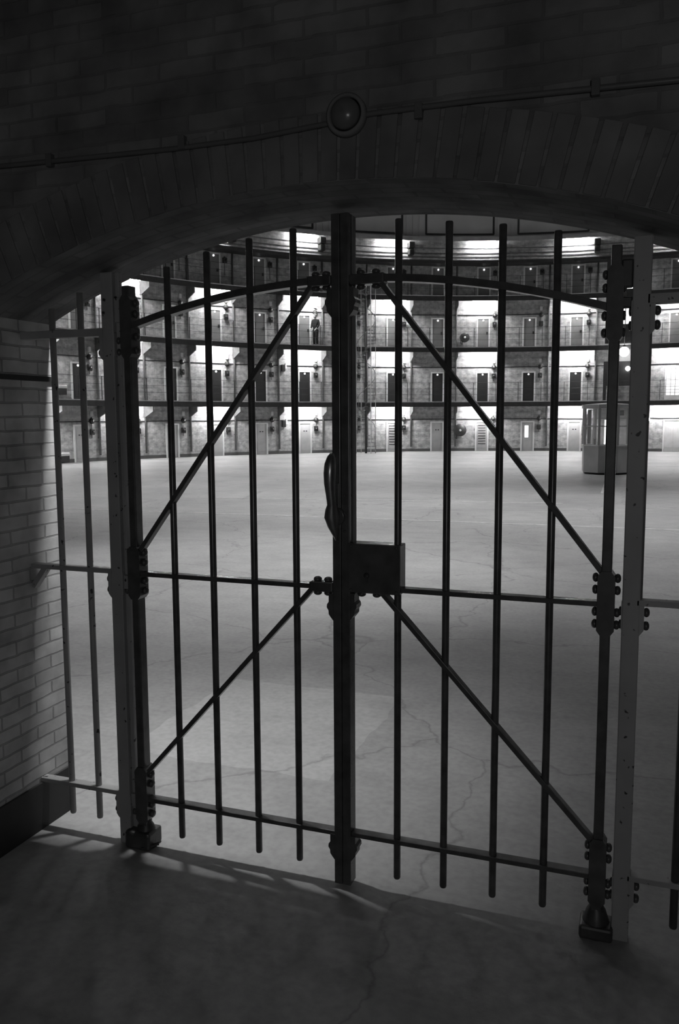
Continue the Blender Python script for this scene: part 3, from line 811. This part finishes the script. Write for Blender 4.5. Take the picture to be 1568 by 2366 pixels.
# globe lamp hanging in front of it
p, a = local(.03, RG - .3); p.z = 5.06
o = thing('globe_lamp', 'bright white globe lamp hanging on a thin rod, between leaf and right post', 'lamp', p, a)
b = MB(); b.lathe([(0, -.25), (.1, -.23), (.19, -.165), (.24, -.07), (.25, 0), (.24, .07), (.19, .165), (.1, .23), (0, .25)], 24); b.obj('globe', MT['globe'], o)
b = MB(); b.tube([(0, 0, .24), (0, 0, 2.95)], .012, 8); b.obj('rod', MT['pipe'], o)
b = MB(); b.lathe([(.07, .22), (.07, .3), (.02, .34)], 16); b.obj('cap', MT['steel'], o)
p, a = local(.55, RG + .16); p.z = 4.24
o = thing('flood_lamp', 'small bright lamp on the dark enclosure just below the globe lamp', 'lamp', p, a)
b = MB(); b.lathe([(0, .1), (.09, .09), (.12, .02), (.09, -.04), (.0, -.05)], 16, Matrix.Rotation(pi / 2, 4, 'X') @ Matrix.Scale(1.0, 4)); b.obj('lens', MT['globe'], o)
b = MB(); b.box(-.1, .1, .0, .06, -.1, .1, .02); b.obj('case', MT['steel'], o)
p, a = local(3.3, R); p.z = 1.66
o = thing('door_lamp', 'small bright wall lamp on the ground floor, right of the right post', 'lamp', p, a)
b = MB(); b.lathe([(0, .2), (.07, .18), (.09, .12), (.06, .06), (.03, .05)], 16, Matrix.Rotation(pi / 2, 4, 'X')); b.obj('lens', MT['globe'], o)
b = MB(); b.box(-.05, .05, -.07, 0, -.22, .04, .01); b.obj('case', MT['steel'], o)

# bright glazed doors at the right edge
p, a = local(6.45); p.z = 2.66
o = thing('glazed_door', 'brightly lit glazed double door on the first gallery at the right edge', 'door', p, a)
b = MB(); b.box(-.5, -.42, -.06, .0, 0, 1.66, .004); b.box(.42, .5, -.06, 0, 0, 1.66, .004); b.box(-.42, .42, -.06, 0, 1.58, 1.66, .004); b.box(-.42, .42, -.06, 0, 0, .22); b.obj('door_frame', MT['white'], o)
b = MB(); b.box(-.42, .42, -.02, -.005, .2, 1.6); b.obj('glazing', MT['window2'], o)
b = MB()
for x in (-.21, .0, .21): b.box(x - .015, x + .015, -.035, -.02, .2, 1.6)
for z in (.5, .78, 1.06, 1.34): b.box(-.42, .42, -.035, -.02, z - .012, z + .012)
b.obj('glazing_bars', MT['offwhite'], o)
p, a = local(6.45); p.z = 0
o = thing('panelled_door', 'pale panelled double door on the ground floor at the right edge', 'door', p, a)
b = MB(); b.box(-.5, -.43, -.06, .0, 0, 1.66, .004); b.box(.43, .5, -.06, 0, 0, 1.66, .004); b.box(-.43, .43, -.06, 0, 1.59, 1.66, .004); b.obj('door_frame', MT['white'], o)
for sx in (-1, 1):
    b = MB(); lo, hi = sorted((sx * .005, sx * .43)); b.box(lo, hi, -.03, -.005, .01, 1.59); b.box(lo + .07, hi - .07, -.04, -.03, .2, 1.5, .006); b.box(lo + .15, hi - .15, -.046, -.04, .26, 1.44, .004); b.obj('door_leaf', MT['offwhite'], o)

# ================================================================ person on the second gallery
def skin_obj(name, mt, pts, edges, radii, par, root=0, sub=2):
    me = bpy.data.meshes.new(name); me.from_pydata(pts, edges, []); o = put(name, me, par)
    me.materials.append(mt)
    bpy.context.view_layer.objects.active = o
    md = o.modifiers.new('skin', 'SKIN'); md.use_smooth_shade = True
    sv = me.skin_vertices[0] if len(me.skin_vertices) else None
    if sv is None:
        me.attributes.new  # layer is made by the modifier below
    return o, md
def skin_figure(name, mt, joints, links, par, root, sub=2):
    names = list(joints); idx = {k: i for i, k in enumerate(names)}
    bm = bmesh.new(); lay = bm.verts.layers.skin.new()
    vs = []
    for k in names:
        x, y, z, r = joints[k][:4]; rx, ry = (r if isinstance(r, tuple) else (r, r))
        v = bm.verts.new((x, y, z)); v[lay].radius = (rx, ry); v[lay].use_root = (k == root); vs.append(v)
    for a_, c_ in links: bm.edges.new((vs[idx[a_]], vs[idx[c_]]))
    me = bpy.data.meshes.new(name); bm.to_mesh(me); bm.free(); me.materials.append(mt)
    o = put(name, me, par)
    md = o.modifiers.new('skin', 'SKIN'); md.use_smooth_shade = True
    sd = o.modifiers.new('subdivision', 'SUBSURF'); sd.levels = sub; sd.render_levels = sub
    return o
p, a = local(-42.55, R - .42); p.z = 5.45
S = 1.58 / 1.75
person = thing('person', 'person in dark uniform standing on the second gallery, head bowed to the left', 'person', p, a + math.radians(-60) + pi)
person.scale = (S, S, S)
J = {'pelvis': (0, 0, .95, (.13, .10)), 'waist': (0, .0, 1.08, (.13, .095)), 'chest': (0, .01, 1.28, (.165, .11)), 'neck0': (0, .01, 1.45, (.075, .07)), 'neck': (0, .03, 1.52, .052), 'head0': (0, .05, 1.585, .075), 'head1': (0, .055, 1.66, .092), 'head2': (0, .045, 1.72, .075), 'nose': (0, .15, 1.635, .013)}
E_ = [('pelvis', 'waist'), ('waist', 'chest'), ('chest', 'neck0'), ('neck0', 'neck'), ('neck', 'head0'), ('head0', 'head1'), ('head1', 'head2'), ('head0', 'nose')]
for sd_, sn in ((-1, 'l'), (1, 'r')):
    J.update({sn + 'sh': (sd_ * .19, .0, 1.40, .062), sn + 'el': (sd_ * .25, .02, 1.13, .045), sn + 'wr': (sd_ * .19, .17, .95, .032), sn + 'palm': (sd_ * .175, .215, .905, (.035, .02)),
              sn + 'hip': (sd_ * .09, 0, .88, .095), sn + 'kn': (sd_ * .10, .02, .49, .06), sn + 'an': (sd_ * .10, -.02, .09, .042), sn + 'to': (sd_ * .12, .16, .035, .035)})
    E_ += [('chest', sn + 'sh'), (sn + 'sh', sn + 'el'), (sn + 'el', sn + 'wr'), (sn + 'wr', sn + 'palm'), ('pelvis', sn + 'hip'), (sn + 'hip', sn + 'kn'), (sn + 'kn', sn + 'an'), (sn + 'an', sn + 'to')]
    for f_ in range(4):
        ox = (f_ - 1.5) * .02; ln = (.055, .068, .064, .05)[f_]
        J[sn + 'f%da' % f_] = (sd_ * .17 + ox, .245, .885, .009); J[sn + 'f%db' % f_] = (sd_ * .168 + ox, .25 + ln * .5, .88 - ln * .35, .008); J[sn + 'f%dc' % f_] = (sd_ * .166 + ox, .25 + ln * .6, .875 - ln * .95, .007)
        E_ += [(sn + 'palm', sn + 'f%da' % f_), (sn + 'f%da' % f_, sn + 'f%db' % f_), (sn + 'f%db' % f_, sn + 'f%dc' % f_)]
    J[sn + 'tha'] = (sd_ * .14, .215, .91, .010); J[sn + 'thb'] = (sd_ * .125, .25, .895, .009); E_ += [(sn + 'palm', sn + 'tha'), (sn + 'tha', sn + 'thb')]
skin_figure('body', MT['skin'], J, E_, person, 'pelvis', 1)
# jacket, trousers, shoes, cap of hair
JJ = {k: J[k] for k in ('waist', 'chest')}
JJ = {'hem': (0, 0, .86, (.165, .135)), 'waist': (0, 0, 1.08, (.155, .12)), 'chest': (0, .01, 1.28, (.19, .135)), 'collar': (0, .01, 1.45, (.095, .09)), 'coltop': (0, .02, 1.5, .075)}
EJ = [('hem', 'waist'), ('waist', 'chest'), ('chest', 'collar'), ('collar', 'coltop')]
for sd_, sn in ((-1, 'l'), (1, 'r')):
    JJ.update({sn + 'sh': (sd_ * .195, .0, 1.40, .08), sn + 'el': (sd_ * .255, .02, 1.13, .062), sn + 'cuff': (sd_ * .195, .16, .965, .046)})
    EJ += [('chest', sn + 'sh'), (sn + 'sh', sn + 'el'), (sn + 'el', sn + 'cuff')]
skin_figure('jacket', MT['cloth'], JJ, EJ, person, 'waist', 2)
TT = {'belt': (0, 0, 1.0, (.15, .115)), 'seat': (0, 0, .9, (.15, .12))}; ET = [('belt', 'seat')]
for sd_, sn in ((-1, 'l'), (1, 'r')):
    TT.update({sn + 'hip': (sd_ * .095, 0, .8, .108), sn + 'kn': (sd_ * .10, .02, .49, .08), sn + 'hem': (sd_ * .10, -.01, .07, .068)})
    ET += [('seat', sn + 'hip'), (sn + 'hip', sn + 'kn'), (sn + 'kn', sn + 'hem')]
skin_figure('trousers', MT['cloth2'], TT, ET, person, 'seat', 2)
for sd_ in (-1, 1):
    b = MB(); b.lathe([(.0, 0), (.05, 0), (.052, .03), (.045, .065), (.02, .09), (0, .095)], 16, Matrix.Translation((sd_ * .11, .06, 0)) @ Matrix.Scale(2.6, 4, (0, 1, 0))); b.obj('shoe', MT['shoe'], person)
b = MB(); b.lathe([(.088, -.03), (.1, .01), (.098, .05), (.075, .09), (.04, .108), (0, .113)], 18, Matrix.Translation((0, .03, 1.675)) @ Matrix.Rotation(.25, 4, 'X')); b.obj('hair', MT['hair'], person)
for sx in (-1, 1):
    b = MB(); b.lathe([(0, -.03), (.012, -.025), (.018, 0), (.012, .025), (0, .03)], 8, Matrix.Translation((sx * .095, .05, 1.64))); b.obj('ear', MT['skin'], person)
    b = MB(); b.lathe([(0, -.01), (.008, -.006), (.01, 0), (.008, .006), (0, .01)], 8, Matrix.Translation((sx * .033, .137, 1.66))); b.obj('eye', MT['bell'], person)
b = MB(); b.box(-.025, .025, .125, .138, 1.585, 1.595, .003); b.obj('mouth', MT['hair'], person)
